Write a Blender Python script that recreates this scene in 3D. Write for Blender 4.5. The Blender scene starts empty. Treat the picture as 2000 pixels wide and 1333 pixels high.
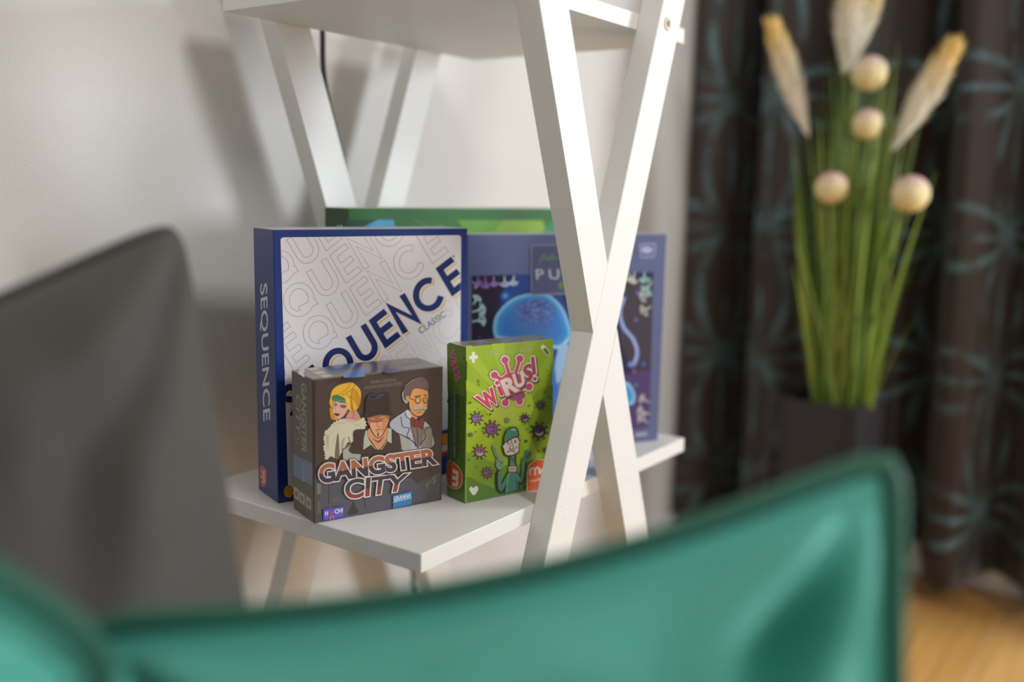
import bpy, bmesh, math, random
from mathutils import Vector, Matrix, noise
random.seed(7)
sc = bpy.context.scene
# ------------------------------------------------------------------ camera, world, lights
H = 0.78                                   # eye height above the floor
FPX, PIT, ROL = 1902.19, 0.15332, -0.01929
cp, sp, cr, sr = math.cos(PIT), math.sin(PIT), math.cos(ROL), math.sin(ROL)
r0, f0, u0 = Vector((1, 0, 0)), Vector((0, cp, -sp)), Vector((0, sp, cp))
camR, camU = r0*cr - u0*sr, r0*sr + u0*cr
cam = bpy.data.cameras.new('camera'); cam_o = bpy.data.objects.new('camera', cam)
sc.collection.objects.link(cam_o); sc.camera = cam_o
m = Matrix.Identity(4)
for i in range(3):
    m[i][0], m[i][1], m[i][2] = camR[i], camU[i], -f0[i]
m[2][3] = H
cam_o.matrix_world = m
cam.sensor_width = 36; cam.lens = FPX/2000*36; cam.clip_start = .02
cam.dof.use_dof = True; cam.dof.focus_distance = .945; cam.dof.aperture_fstop = 1.55

NA = 0.95414                               # direction of the long room wall and of the shelf
U = Vector((math.cos(NA), math.sin(NA), 0)); V = Vector((-math.sin(NA), math.cos(NA), 0))
def uv(a, b, z): return U*a + V*b + Vector((0, 0, z + H))
V_WALL, U_WALL, CEIL = .92, 2.1, 1.72

w = bpy.data.worlds.new('world'); sc.world = w; w.use_nodes = True
w.node_tree.nodes['Background'].inputs[0].default_value = (1, .985, .97, 1)
w.node_tree.nodes['Background'].inputs[1].default_value = .46
def area(name, loc, target, sx, sy, power, col):
    l = bpy.data.lights.new(name, 'AREA'); l.shape = 'RECTANGLE'; l.size = sx; l.size_y = sy
    l.energy = power; l.color = col
    o = bpy.data.objects.new(name, l); sc.collection.objects.link(o); o.location = loc
    o.rotation_euler = (target - loc).to_track_quat('-Z', 'Y').to_euler(); return o
area('window_light', uv(2.04, -.95, .22), uv(.9, .6, -.1), .5, .6, 31, (.90, .95, 1))
area('cushion_fill_light', uv(.3, -1.35, 1.05), uv(.4, .3, -.2), .45, .45, 16, (1, .985, .97))  # added fill lamp with no visible source, brightens cushions and box fronts
sc.view_settings.view_transform = 'Standard'; sc.view_settings.look = 'None'
sc.view_settings.gamma = 1; sc.view_settings.use_curve_mapping = False
sc.view_settings.exposure = 0

# ------------------------------------------------------------------ helpers
def ray(px, py):
    X, Y = (px - 1000)/FPX, -(py - 666.5)/FPX
    return f0 + camR*X + camU*Y
def lin(c):
    return tuple((x/255/12.92 if x/255 <= .04045 else ((x/255 + .055)/1.055)**2.4) for x in c) + (1,)
def link(o):
    sc.collection.objects.link(o); return o
def tag(o, label=None, cat=None, group=None, kind=None):
    if label: o['label'] = label
    if cat: o['category'] = cat
    if group: o['group'] = group
    if kind: o['kind'] = kind
    return o
def thing(name, loc, label, cat, group=None, rotz=0):
    o = link(bpy.data.objects.new(name, None)); o.location = loc; o.rotation_euler = (0, 0, rotz)
    o.empty_display_size = .03
    return tag(o, label, cat, group)
def obj(name, me, mats=None, parent=None, loc=None, rotz=None, smooth=False):
    if isinstance(me, bmesh.types.BMesh):
        bm = me; me = bpy.data.meshes.new(name); bm.to_mesh(me); bm.free()
    if mats:
        for x in (mats if isinstance(mats, (list, tuple)) else [mats]): me.materials.append(x)
    if smooth:
        for p in me.polygons: p.use_smooth = True
    o = link(bpy.data.objects.new(name, me))
    if parent: o.parent = parent
    if loc is not None: o.location = loc
    if rotz: o.rotation_euler = (0, 0, rotz)
    return o
def mat(name, col, rough=.5, bump=0, bscale=200, sheen=0, coat=0, spec=.5, metallic=0, var=0, vscale=5):
    m = bpy.data.materials.new(name); m.use_nodes = True
    nt = m.node_tree; b = nt.nodes['Principled BSDF']
    c = lin(col) if max(col) > 1 else tuple(col) + (1,)
    b.inputs['Base Color'].default_value = c; b.inputs['Roughness'].default_value = rough
    b.inputs['Specular IOR Level'].default_value = spec; b.inputs['Metallic'].default_value = metallic
    b.inputs['Coat Weight'].default_value = coat; b.inputs['Coat Roughness'].default_value = .08
    if sheen:
        b.inputs['Sheen Weight'].default_value = sheen; b.inputs['Sheen Roughness'].default_value = .35
        b.inputs['Sheen Tint'].default_value = tuple(min(1, x*2.2 + .15) for x in c[:3]) + (1,)
    if bump or var:
        tc = nt.nodes.new('ShaderNodeTexCoord')
    if bump:
        n = nt.nodes.new('ShaderNodeTexNoise'); n.inputs['Scale'].default_value = bscale
        bp = nt.nodes.new('ShaderNodeBump'); bp.inputs['Strength'].default_value = bump; bp.inputs['Distance'].default_value = .002
        nt.links.new(tc.outputs['Object'], n.inputs['Vector']); nt.links.new(n.outputs['Fac'], bp.inputs['Height'])
        nt.links.new(bp.outputs['Normal'], b.inputs['Normal'])
    if var:
        n = nt.nodes.new('ShaderNodeTexNoise'); n.inputs['Scale'].default_value = vscale; n.inputs['Detail'].default_value = 4
        r = nt.nodes.new('ShaderNodeValToRGB')
        r.color_ramp.elements[0].position = .3; r.color_ramp.elements[1].position = .7
        r.color_ramp.elements[0].color = tuple(x*(1 - var) for x in c[:3]) + (1,)
        r.color_ramp.elements[1].color = tuple(min(1, x*(1 + var)) for x in c[:3]) + (1,)
        nt.links.new(tc.outputs['Object'], n.inputs['Vector']); nt.links.new(n.outputs['Fac'], r.inputs[0])
        nt.links.new(r.outputs[0], b.inputs['Base Color'])
    return m
def box_bm(bm, x0, x1, y0, y1, z0, z1):
    r = bmesh.ops.create_cube(bm, size=1)
    for v in r['verts']:
        v.co = Vector(((x0 + x1)/2 + v.co.x*(x1 - x0), (y0 + y1)/2 + v.co.y*(y1 - y0), (z0 + z1)/2 + v.co.z*(z1 - z0)))
    return r['verts']
def bevel(bm, w=.001, seg=2):
    bmesh.ops.remove_doubles(bm, verts=bm.verts, dist=1e-6)
    es = [e for e in bm.edges if len(e.link_faces) == 2 and e.calc_face_angle(0) > .5]
    bmesh.ops.bevel(bm, geom=es, offset=w, segments=seg, affect='EDGES', profile=.5)
def prism(bm, poly, y0, y1):                       # (x, z) polygon extruded along y
    a = [bm.verts.new((x, y0, z)) for x, z in poly]; b = [bm.verts.new((x, y1, z)) for x, z in poly]
    n = len(poly); bm.faces.new(a); bm.faces.new(b[::-1])
    for i in range(n): bm.faces.new((a[i], b[i], b[(i + 1) % n], a[(i + 1) % n]))
    bmesh.ops.recalc_face_normals(bm, faces=bm.faces)
def tube(bm, pts, rad, n=10, closed=False):
    pts = [Vector(p) for p in pts]; N = len(pts); rings = []; up = Vector((0.3, 0.2, 1)).normalized()
    for i, p in enumerate(pts):
        a = pts[(i - 1) % N] if closed or i else p; b = pts[(i + 1) % N] if closed or i < N - 1 else p
        t = (b - a).normalized(); s = t.cross(up)
        if s.length < .05: s = t.cross(Vector((1, 0, 0)))
        s.normalize(); q = s.cross(t); r = rad[i] if isinstance(rad, (list, tuple)) else rad
        rings.append([bm.verts.new(p + s*math.cos(k*2*math.pi/n)*r + q*math.sin(k*2*math.pi/n)*r) for k in range(n)])
    for i in range(N if closed else N - 1):
        A, B = rings[i], rings[(i + 1) % N]
        for k in range(n): bm.faces.new((A[k], A[(k + 1) % n], B[(k + 1) % n], B[k]))
    if not closed: bm.faces.new(rings[0][::-1]); bm.faces.new(rings[-1])

# ------------------------------------------------------------------ the room
def wall_mat():
    return mat('painted plaster', (224, 222, 219), .75, .25, 350)
M_WALL = wall_mat()
def struct(name, bm, m, parent=None, smooth=False):
    o = obj(name, bm, m, parent, Vector((0, 0, H)) if not parent else None, NA if not parent else None, smooth)
    if not parent: o['kind'] = 'structure'
    return o
bm = bmesh.new(); box_bm(bm, -2.6, U_WALL + .15, V_WALL, V_WALL + .12, -H, CEIL); struct('wall_back', bm, M_WALL)
WV0, WV1, WZ0, WZ1 = -.25, -1.65, .0, 1.25
bm = bmesh.new()
box_bm(bm, U_WALL, U_WALL + .15, WV0, V_WALL, -H, CEIL); box_bm(bm, U_WALL, U_WALL + .15, -2.6, WV1, -H, CEIL)
box_bm(bm, U_WALL, U_WALL + .15, WV1, WV0, -H, WZ0); box_bm(bm, U_WALL, U_WALL + .15, WV1, WV0, WZ1, CEIL)
struct('wall_right', bm, M_WALL)
M_WHITE = mat('white window paint', (235, 235, 232), .4)
bm = bmesh.new()
for a in ((WV1, WV1 + .06, WZ0, WZ1), (WV0 - .06, WV0, WZ0, WZ1), (WV1 + .06, WV0 - .06, WZ0, WZ0 + .06), (WV1 + .06, WV0 - .06, WZ1 - .06, WZ1)):
    box_bm(bm, U_WALL + .05, U_WALL + .11, *a)
wf = struct('window_1', bm, M_WHITE)
gm = mat('window glass', (240, 245, 248), .02); gm.node_tree.nodes['Principled BSDF'].inputs['Transmission Weight'].default_value = 1
bm = bmesh.new(); box_bm(bm, U_WALL + .075, U_WALL + .085, WV1 + .06, WV0 - .06, WZ0 + .06, WZ1 - .06); struct('pane', bm, gm, wf)
# floor of honey-coloured boards running along the long wall
def floor_mat():
    m = bpy.data.materials.new('honey wood boards'); m.use_nodes = True; nt = m.node_tree; b = nt.nodes['Principled BSDF']
    tc = nt.nodes.new('ShaderNodeTexCoord'); br = nt.nodes.new('ShaderNodeTexBrick')
    br.inputs['Scale'].default_value = 1; br.inputs['Brick Width'].default_value = 1.2; br.inputs['Row Height'].default_value = .125
    br.inputs['Mortar Size'].default_value = .0022; br.inputs['Mortar Smooth'].default_value = .4; br.offset = .37
    br.inputs['Color1'].default_value = lin((236, 184, 112)); br.inputs['Color2'].default_value = lin((226, 168, 92)); br.inputs['Mortar'].default_value = lin((232, 190, 130))
    mp = nt.nodes.new('ShaderNodeMapping'); mp.inputs['Scale'].default_value = (1.2, 30, 1)
    n = nt.nodes.new('ShaderNodeTexNoise'); n.inputs['Scale'].default_value = 3; n.inputs['Detail'].default_value = 6
    mx = nt.nodes.new('ShaderNodeMixRGB'); mx.blend_type = 'MULTIPLY'; mx.inputs[0].default_value = .45
    rp = nt.nodes.new('ShaderNodeValToRGB'); rp.color_ramp.elements[0].color = (.5, .42, .34, 1); rp.color_ramp.elements[0].position = .3; rp.color_ramp.elements[1].position = .65
    L = nt.links.new
    L(tc.outputs['Object'], br.inputs['Vector']); L(tc.outputs['Object'], mp.inputs['Vector']); L(mp.outputs[0], n.inputs['Vector'])
    L(n.outputs['Fac'], rp.inputs[0]); L(br.outputs['Color'], mx.inputs[1]); L(rp.outputs[0], mx.inputs[2]); L(mx.outputs[0], b.inputs['Base Color'])
    b.inputs['Roughness'].default_value = .32
    return m
bm = bmesh.new(); box_bm(bm, -2.6, U_WALL, -2.6, V_WALL, -H - .05, -H); struct('floor', bm, floor_mat())
bm = bmesh.new(); box_bm(bm, -2.6, U_WALL + .15, -2.6, V_WALL + .12, CEIL, CEIL + .1); struct('ceiling', bm, M_WALL)
bm = bmesh.new(); box_bm(bm, -2.6, U_WALL, V_WALL - .015, V_WALL, -H, -H + .07); bevel(bm, .003); struct('baseboard_back', bm, M_WHITE)
bm = bmesh.new(); box_bm(bm, U_WALL - .015, U_WALL, -2.6, V_WALL - .016, -H, -H + .07); bevel(bm, .003); struct('baseboard_right', bm, M_WHITE)

# ------------------------------------------------------------------ curtain
def curtain_mat():
    m = bpy.data.materials.new('dark patterned curtain fabric'); m.use_nodes = True; nt = m.node_tree; b = nt.nodes['Principled BSDF']
    L = nt.links.new; N = nt.nodes.new
    tc = N('ShaderNodeTexCoord')
    sep = N('ShaderNodeSeparateXYZ'); L(tc.outputs['UV'], sep.inputs[0])
    def mth(op, a, bb=None, c=None):
        n = N('ShaderNodeMath'); n.operation = op
        for i, x in enumerate((a, bb, c)):
            if x is None: continue
            if isinstance(x, (int, float)): n.inputs[i].default_value = x
            else: L(x, n.inputs[i])
        return n.outputs[0]
    S = .27
    fx = mth('FRACT', mth('DIVIDE', sep.outputs[0], S)); fy = mth('FRACT', mth('DIVIDE', sep.outputs[1], S))
    best = None
    for cx in (0, 1):                          # rings round every lattice corner cross into petals
        for cy in (0, 1):
            dx = mth('SUBTRACT', fx, cx); dy = mth('SUBTRACT', fy, cy)
            d = mth('SQRT', mth('ADD', mth('MULTIPLY', dx, dx), mth('MULTIPLY', dy, dy)))
            e = mth('ABSOLUTE', mth('SUBTRACT', d, .7071)); best = e if best is None else mth('MINIMUM', best, e)
    for a_, b_ in ((fx, .5), (fy, .5)): best = mth('MINIMUM', best, mth('MULTIPLY', mth('ABSOLUTE', mth('SUBTRACT', a_, b_)), 1.4))
    mr = N('ShaderNodeMapRange'); mr.inputs[1].default_value = .022; mr.inputs[2].default_value = .04; mr.inputs[3].default_value = 1; mr.inputs[4].default_value = 0
    L(best, mr.inputs[0])
    ns = N('ShaderNodeTexNoise'); ns.inputs['Scale'].default_value = 11; L(tc.outputs['UV'], ns.inputs['Vector'])
    k = mth('MULTIPLY', mr.outputs[0], mth('MULTIPLY_ADD', ns.outputs['Fac'], 3.2, -1.1)); 
    mx = N('ShaderNodeMixRGB'); mx.inputs[1].default_value = lin((56, 46, 43)); mx.inputs[2].default_value = lin((92, 128, 136)); mx.use_clamp = True
    cl = N('ShaderNodeClamp'); L(k, cl.inputs[0]); L(cl.outputs[0], mx.inputs[0]); L(mx.outputs[0], b.inputs['Base Color'])
    b.inputs['Roughness'].default_value = .62; b.inputs['Sheen Weight'].default_value = .15
    return m
def curtain():
    bm = bmesh.new(); uvl = bm.loops.layers.uv.new('UVMap')
    nv, nz = 420, 40; v0, v1 = .915, -.22; rows = []; arc = 0; prev = None; arcs = []
    def prof(t, zf):                            # t = metres from the corner along the wall
        ph = 2*math.pi*(t + .012*math.sin(t*9) )/.168
        A = .066*(1 + .25*math.sin(t*13 + 1))*(.8 + .3*zf)
        s = math.sin(ph + .5*math.sin(t*5 + zf*.8))
        return 2.0 - A*math.copysign(abs(s)**.8, s) - .012*math.sin(ph*2.3 + zf*1.5), v0 - t + .014*math.cos(ph)*math.sin(zf + t*4)
    grid = []
    for i in range(nv + 1):
        t = (v0 - v1)*i/nv
        uu, vv = prof(t, .5)
        if prev: arc += math.hypot(uu - prev[0], vv - prev[1])
        prev = (uu, vv); arcs.append(arc); col = []
        for j in range(nz + 1):
            zf = 1 - j/nz; z = CEIL - .03 + (-.735 - CEIL + .03)*(1 - zf)
            a, b2 = prof(t, 1 - zf)
            col.append(bm.verts.new((a, b2, z)))
        grid.append(col)
    for i in range(nv):
        for j in range(nz):
            f = bm.faces.new((grid[i][j], grid[i][j + 1], grid[i + 1][j + 1], grid[i + 1][j]))
            for lp, (ii, jj) in zip(f.loops, ((i, j), (i, j + 1), (i + 1, j + 1), (i + 1, j))):
                lp[uvl].uv = (arcs[ii], (CEIL + .735)*(1 - jj/nz))
    me = bpy.data.meshes.new('curtain'); bm.to_mesh(me); bm.free()
    o = obj('curtain', me, curtain_mat(), None, Vector((0, 0, H)), NA, True)
    s = o.modifiers.new('cloth', 'SOLIDIFY'); s.thickness = .0025
    tag(o, 'dark brown floor-length curtain patterned with teal arcs, hanging in deep folds', 'curtain')
curtain()

# ------------------------------------------------------------------ shelf unit with X frames
M_SHELF = mat('white lacquer', (233, 233, 230), .42, .04, 60)
M_LEG = mat('white painted wood', (236, 236, 233), .38, .05, 40)
NU, NV = .6092, .5233                       # near corner of the lower board, in wall directions
DEP, CU = .3106, .8678
ZS = -.3108
shelf = thing('ladder_shelf', Vector((0, 0, 0)), 'white wooden shelf unit with crossed X-shaped legs standing on the floor by the wall', 'shelf')
shelf.location = uv(CU, NV + DEP/2, -H); shelf.rotation_euler = (0, 0, NA)
def sl(bm):                                  # from (u, v, z) into the shelf's own frame
    bmesh.ops.translate(bm, verts=bm.verts, vec=Vector((-CU, -(NV + DEP/2), H))); return bm
def board(l, z0, z1):
    bm = bmesh.new(); box_bm(bm, CU - l/2, CU + l/2, NV, NV + DEP, z0, z1); bevel(bm, .0008, 2)
    obj('shelf_board', sl(bm), M_SHELF, shelf)
board(.5173, ZS - .0175, ZS)
ZU = .173
board(.4135, ZU, ZU + .0175)
SL, Z0, HW = .362, -.141, .0243             # lean, crossing height, half width measured level
def xframe(y0, y1, ztop, zbot, caps=()):
    B = lambda z, s: CU + (z - Z0)*SL + s     # rises to the right
    A = lambda z, s: CU - (z - Z0)*SL + s
    bm = bmesh.new(); prism(bm, [(B(zbot, -HW), zbot), (B(zbot, HW), zbot), (B(ztop, HW), ztop), (B(ztop, -HW), ztop)], y0, y1)
    bevel(bm, .0008, 1); lb = obj('leg', sl(bm), M_LEG, shelf)
    g = .0004; dz = HW/SL                     # the other leg is let into it with a half lap: an upper and a lower length
    bm = bmesh.new()
    # intersections of A's edges with B's upper-left edge: A(z,s) = B(z,-HW-g)
    zi = lambda s, e: Z0 + (s - e)/(2*SL)
    pu = [(A(ztop, -HW), ztop), (A(ztop, HW), ztop), (A(zi(HW, -HW - g), HW), zi(HW, -HW - g)), (A(zi(-HW, -HW - g), -HW), zi(-HW, -HW - g))]
    pl = [(A(zi(-HW, HW + g), -HW), zi(-HW, HW + g)), (A(zi(HW, HW + g), HW), zi(HW, HW + g)), (A(zbot, HW), zbot), (A(zbot, -HW), zbot)]
    prism(bm, pu, y0, y1); prism(bm, pl, y0, y1); la = obj('leg', sl(bm), M_LEG, shelf)
    return la, lb
T = .026
la, lb = xframe(NV - T, NV, .52, -H)
xframe(NV + DEP, NV + DEP + .024, .52, -H)
M_RING = mat('pale plastic ring', (205, 203, 196), .5); M_HOLE = mat('brass screw', (150, 128, 98), .4)
def disc(px, py, r, thick, m, name, parent):
    d = ray(px, py); y = NV - T; t = y/d.dot(V); P = d*t
    bm = bmesh.new(); cu, cz = P.dot(U), P.z
    bmesh.ops.create_cone(bm, cap_ends=True, segments=32, radius1=r, radius2=r*.92, depth=thick)
    bmesh.ops.rotate(bm, verts=bm.verts, matrix=Matrix.Rotation(math.pi/2, 3, 'X'))
    bmesh.ops.translate(bm, verts=bm.verts, vec=Vector((cu, y - thick/2 + .0001, cz)))
    return obj(name, sl(bm), m, parent)
tag(disc(1303, 47, .0075, .0012, M_RING, 'screw_ring', lb), 'pale ring round a screw near the top of the leg')
disc(1303.5, 46, .0036, .0018, M_HOLE, 'screw', lb)
disc(1106, 1002, .0065, .0003, M_LEG, 'wood_plug', lb)
disc(1228, 935, .0065, .0003, M_LEG, 'wood_plug', la)

# black cable behind the shelf
def on_v(px, py, vv):
    d = ray(px, py); return d*(vv/d.dot(V)) + Vector((0, 0, H))
pts = [on_v(*p) for p in ((628, -160, .885), (629, 0, .885), (630, 70, .885), (632, 140, .885), (645, 215, .885), (672, 330, .885), (700, 480, .885), (735, 700, .885), (768, 900, .885), (795, 1050, .885), (806, 1110, .885), (812, 1220, .885))]
t0_ = pts[0].copy(); pts = [t0_ + Vector((0, 0, .62)) + V*.030, t0_ + Vector((0, 0, .6)) + V*.01, t0_ + Vector((0, 0, .3))] + pts
last = pts[-1].copy(); pts += [Vector((last.x, last.y, .2)), Vector((last.x + .01, last.y, .006))]
def catmull(P, n=8, closed=False):
    out = []; N = len(P)
    for i in range(N if closed else N - 1):
        g = lambda k: P[k % N] if closed else P[max(0, min(N - 1, k))]
        a, b, c, d = g(i - 1), g(i), g(i + 1), g(i + 2)
        for k in range(n):
            t = k/n
            out.append(tuple(.5*(2*b[j] + (c[j] - a[j])*t + (2*a[j] - 5*b[j] + 4*c[j] - d[j])*t*t + (3*b[j] - a[j] - 3*c[j] + d[j])*t**3) for j in range(len(b))))
    if not closed: out.append(tuple(P[-1]))
    return out
bm = bmesh.new(); tube(bm, catmull(pts, 6), .0032, 10)
o = obj('power_cable', bm, mat('black rubber', (18, 18, 18), .45), smooth=True)
tag(o, 'thin black cable hanging down the wall behind the white shelf', 'cable')

# ------------------------------------------------------------------ printed boxes
PAL = {}
def ink(c, coat=0.0, rough=.4):
    k = (tuple(c), coat, rough)
    if k not in PAL: PAL[k] = mat('ink_%d_%d_%d' % tuple(c), c, rough, coat=coat)
    return PAL[k]
class Face:
    """flat printing on one face of a box; points are traced onto the face's own plane"""
    def __init__(s, o, n, crop=(0, 0, 1), clip=None, coat=0., rough=.4):
        s.o, s.n, s.crop = o, n.normalized(), crop; s.v = []; s.f = []; s.m = []; s.mi = []; s.k = 1; s.st = 0; s.hold = False
        s.clip = clip; s.coat, s.rough = coat, rough
    def pt(s, x, y, lift):
        px, py = s.crop[0] + x/s.crop[2], s.crop[1] + y/s.crop[2]
        d = ray(px, py); C = Vector((0, 0, H)); P = s.o + s.n*lift
        return C + d*((P - C).dot(s.n)/d.dot(s.n))
    def layer(s): s.k += 1
    def poly(s, pts, col, smooth=0, clip=True, mi=None):
        if smooth: pts = catmull(pts, smooth, True)
        if s.clip and clip: pts = clip_poly(pts, s.clip)
        if len(pts) < 3: return
        if mi is None:
            mm = ink(col, s.coat, s.rough)
            if mm not in s.m: s.m.append(mm)
            mi = s.m.index(mm)
        b = len(s.v); lf = s.k*.00004 + (s.st % 15)*.0000022; s.v += [s.pt(x, y, lf) for x, y in pts]; s.st += 0 if s.hold else 1
        s.f.append(list(range(b, b + len(pts)))); s.mi.append(mi)
    def ell(s, cx, cy, rx, ry, col, n=28, rot=0, a0=0, a1=360):
        P = []
        for i in range(n + (a1 - a0 != 360)):
            a = math.radians(a0 + (a1 - a0)*i/n); x, y = rx*math.cos(a), ry*math.sin(a)
            P.append((cx + x*math.cos(rot) - y*math.sin(rot), cy + x*math.sin(rot) + y*math.cos(rot)))
        s.poly(P, col)
    def line(s, pts, wd, col, smooth=0, cap=False):
        if smooth: pts = catmull(pts, smooth)
        s.hold = True
        for q in ribbon(pts, wd): s.poly(q, col)
        s.hold = False; s.st += 1
        if cap:
            for p in (pts[0], pts[-1]): s.ell(p[0], p[1], wd/2, wd/2, col, 10)
    def text(s, txt, quad, col, off=0, space=1, split=None):
        vs, fs, bb = text_mesh(txt, off, space, split)
        (x0, y0, x1, y1) = bb; TL, TR, BR, BL = quad
        def mp(x, y):
            a, c = (x - x0)/(x1 - x0), (y - y0)/(y1 - y0)
            return tuple((BL[i]*(1 - a) + BR[i]*a)*(1 - c) + (TL[i]*(1 - a) + TR[i]*a)*c for i in (0, 1))
        s.hold = True
        for f in fs:
            cc = col
            if split:
                my = (sum(vs[i][1] for i in f)/len(f) - y0)/(y1 - y0); cc = col[0] if my > split else col[1]
            s.poly([mp(*vs[i]) for i in f], cc)
        s.hold = False; s.st += 1
    def build(s, name, parent, label=None):
        me = bpy.data.meshes.new(name); L = parent_world(parent)
        me.from_pydata([L @ v for v in s.v], [], s.f)
        for mm in s.m: me.materials.append(mm)
        for p, i in zip(me.polygons, s.mi): p.material_index = i
        bm = bmesh.new(); bm.from_mesh(me)
        nl = (L.to_3x3() @ s.n)
        for f in bm.faces:
            f.normal_update()
            if f.normal.dot(nl) < 0: f.normal_flip()
        bm.to_mesh(me); bm.free()
        o = link(bpy.data.objects.new(name, me)); o.parent = parent
        if label: o['label'] = label
        return o
def parent_world(p):
    M = Matrix.Identity(4); q = p; ch = []
    while q: ch.append(q); q = q.parent
    for q in reversed(ch): M = M @ (Matrix.Translation(q.location) @ q.rotation_euler.to_matrix().to_4x4())
    return M.inverted()
def clip_poly(P, C):
    A = sum(C[i][0]*C[(i + 1) % len(C)][1] - C[(i + 1) % len(C)][0]*C[i][1] for i in range(len(C)))
    sg = 1 if A > 0 else -1; out = list(P)
    for i in range(len(C)):
        a, b = C[i], C[(i + 1) % len(C)]
        ins = lambda p: sg*((b[0] - a[0])*(p[1] - a[1]) - (b[1] - a[1])*(p[0] - a[0]))
        res = []
        for j in range(len(out)):
            p, q = out[j], out[(j + 1) % len(out)]; ip, iq = ins(p), ins(q)
            if ip >= 0: res.append(p)
            if (ip >= 0) != (iq >= 0):
                t = ip/(ip - iq); res.append((p[0] + (q[0] - p[0])*t, p[1] + (q[1] - p[1])*t))
        out = res
        if len(out) < 3: return []
    return out
def ribbon(P, w):
    P = [Vector((p[0], p[1])) for p in P]; n = len(P); L = []; closed = (P[0] - P[-1]).length < 1e-6
    if closed: P = P[:-1]; n -= 1
    for i in range(n):
        d1 = (P[i] - P[i - 1]).normalized() if (i or closed) else None
        d2 = (P[(i + 1) % n] - P[i]).normalized() if (i < n - 1 or closed) else None
        if d1 is None: nn = Vector((-d2.y, d2.x)); k = 1
        elif d2 is None: nn = Vector((-d1.y, d1.x)); k = 1
        else:
            n1, n2 = Vector((-d1.y, d1.x)), Vector((-d2.y, d2.x)); nn = n1 + n2
            if nn.length < .05: nn = n1
            nn.normalize(); k = min(2.2, 1/max(.2, nn.dot(n1)))
        L.append((P[i] + nn*k*w/2, P[i] - nn*k*w/2))
    return [[tuple(L[i][0]), tuple(L[i][1]), tuple(L[(i + 1) % n][1]), tuple(L[(i + 1) % n][0])] for i in range(n if closed else n - 1)]
_T = {}
def text_mesh(txt, off=0, space=1, split=None):
    def make(o_):
        c = bpy.data.curves.new('t', 'FONT'); c.body = txt; c.size = 1; c.offset = o_; c.space_character = space; c.resolution_u = 4; c.fill_mode = 'BOTH'
        ob = link(bpy.data.objects.new('t', c)); bpy.context.view_layer.update()
        me = bpy.data.meshes.new_from_object(ob.evaluated_get(bpy.context.evaluated_depsgraph_get()))
        bpy.data.objects.remove(ob); bpy.data.curves.remove(c)
        return me
    k0 = (txt, space)
    if k0 not in _T:
        me = make(0); xs = [v.co.x for v in me.vertices]; ys = [v.co.y for v in me.vertices]
        _T[k0] = (min(xs), min(ys), max(xs), max(ys)); bpy.data.meshes.remove(me)
    bb = _T[k0]; me = make(off)
    if split:
        bm = bmesh.new(); bm.from_mesh(me)
        bmesh.ops.bisect_plane(bm, geom=bm.verts[:] + bm.edges[:] + bm.faces[:], plane_co=(0, bb[1] + (bb[3] - bb[1])*split, 0), plane_no=(0, 1, 0), dist=1e-6)
        bm.to_mesh(me); bm.free()
    vs = [(v.co.x, v.co.y) for v in me.vertices]; fs = [list(p.vertices) for p in me.polygons]
    bpy.data.meshes.remove(me); return vs, fs, bb

def make_box(name, label, cat, x, y, yaw, w, h, d, cols, lid=.0, coat=0, rough=.4):
    """cols: front/side/top colours; the empty stands at the front-left foot of the box"""
    t = thing(name, Vector((x, y, ZS + H)), label, cat, None, yaw)
    bm = bmesh.new(); box_bm(bm, 0, w, 0, d, .0002, h); bevel(bm, .0011, 2)
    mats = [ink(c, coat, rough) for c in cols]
    me = bpy.data.meshes.new('box_body'); 
    bm.faces.ensure_lookup_table()
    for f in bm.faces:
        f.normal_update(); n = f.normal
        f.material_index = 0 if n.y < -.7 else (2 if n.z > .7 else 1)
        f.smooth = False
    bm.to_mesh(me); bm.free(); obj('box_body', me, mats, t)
    u = Vector((math.cos(yaw), math.sin(yaw), 0)); v = Vector((-math.sin(yaw), math.cos(yaw), 0))
    o = Vector((x, y, ZS + H))
    return t, (o, -v), (o, -u), (o + Vector((0, 0, h)), Vector((0, 0, 1)))

# ---- large white and blue strategy game
BLUE = (22, 52, 128); PANEL = (238, 234, 237)
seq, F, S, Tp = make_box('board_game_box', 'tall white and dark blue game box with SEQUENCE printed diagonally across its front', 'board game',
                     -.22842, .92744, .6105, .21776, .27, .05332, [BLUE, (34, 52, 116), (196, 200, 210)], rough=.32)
C1 = (480, 420, 4.166)
pan = [(283, 205), (289, 190), (305, 183), (1730, 165), (1746, 170), (1753, 188)]
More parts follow.
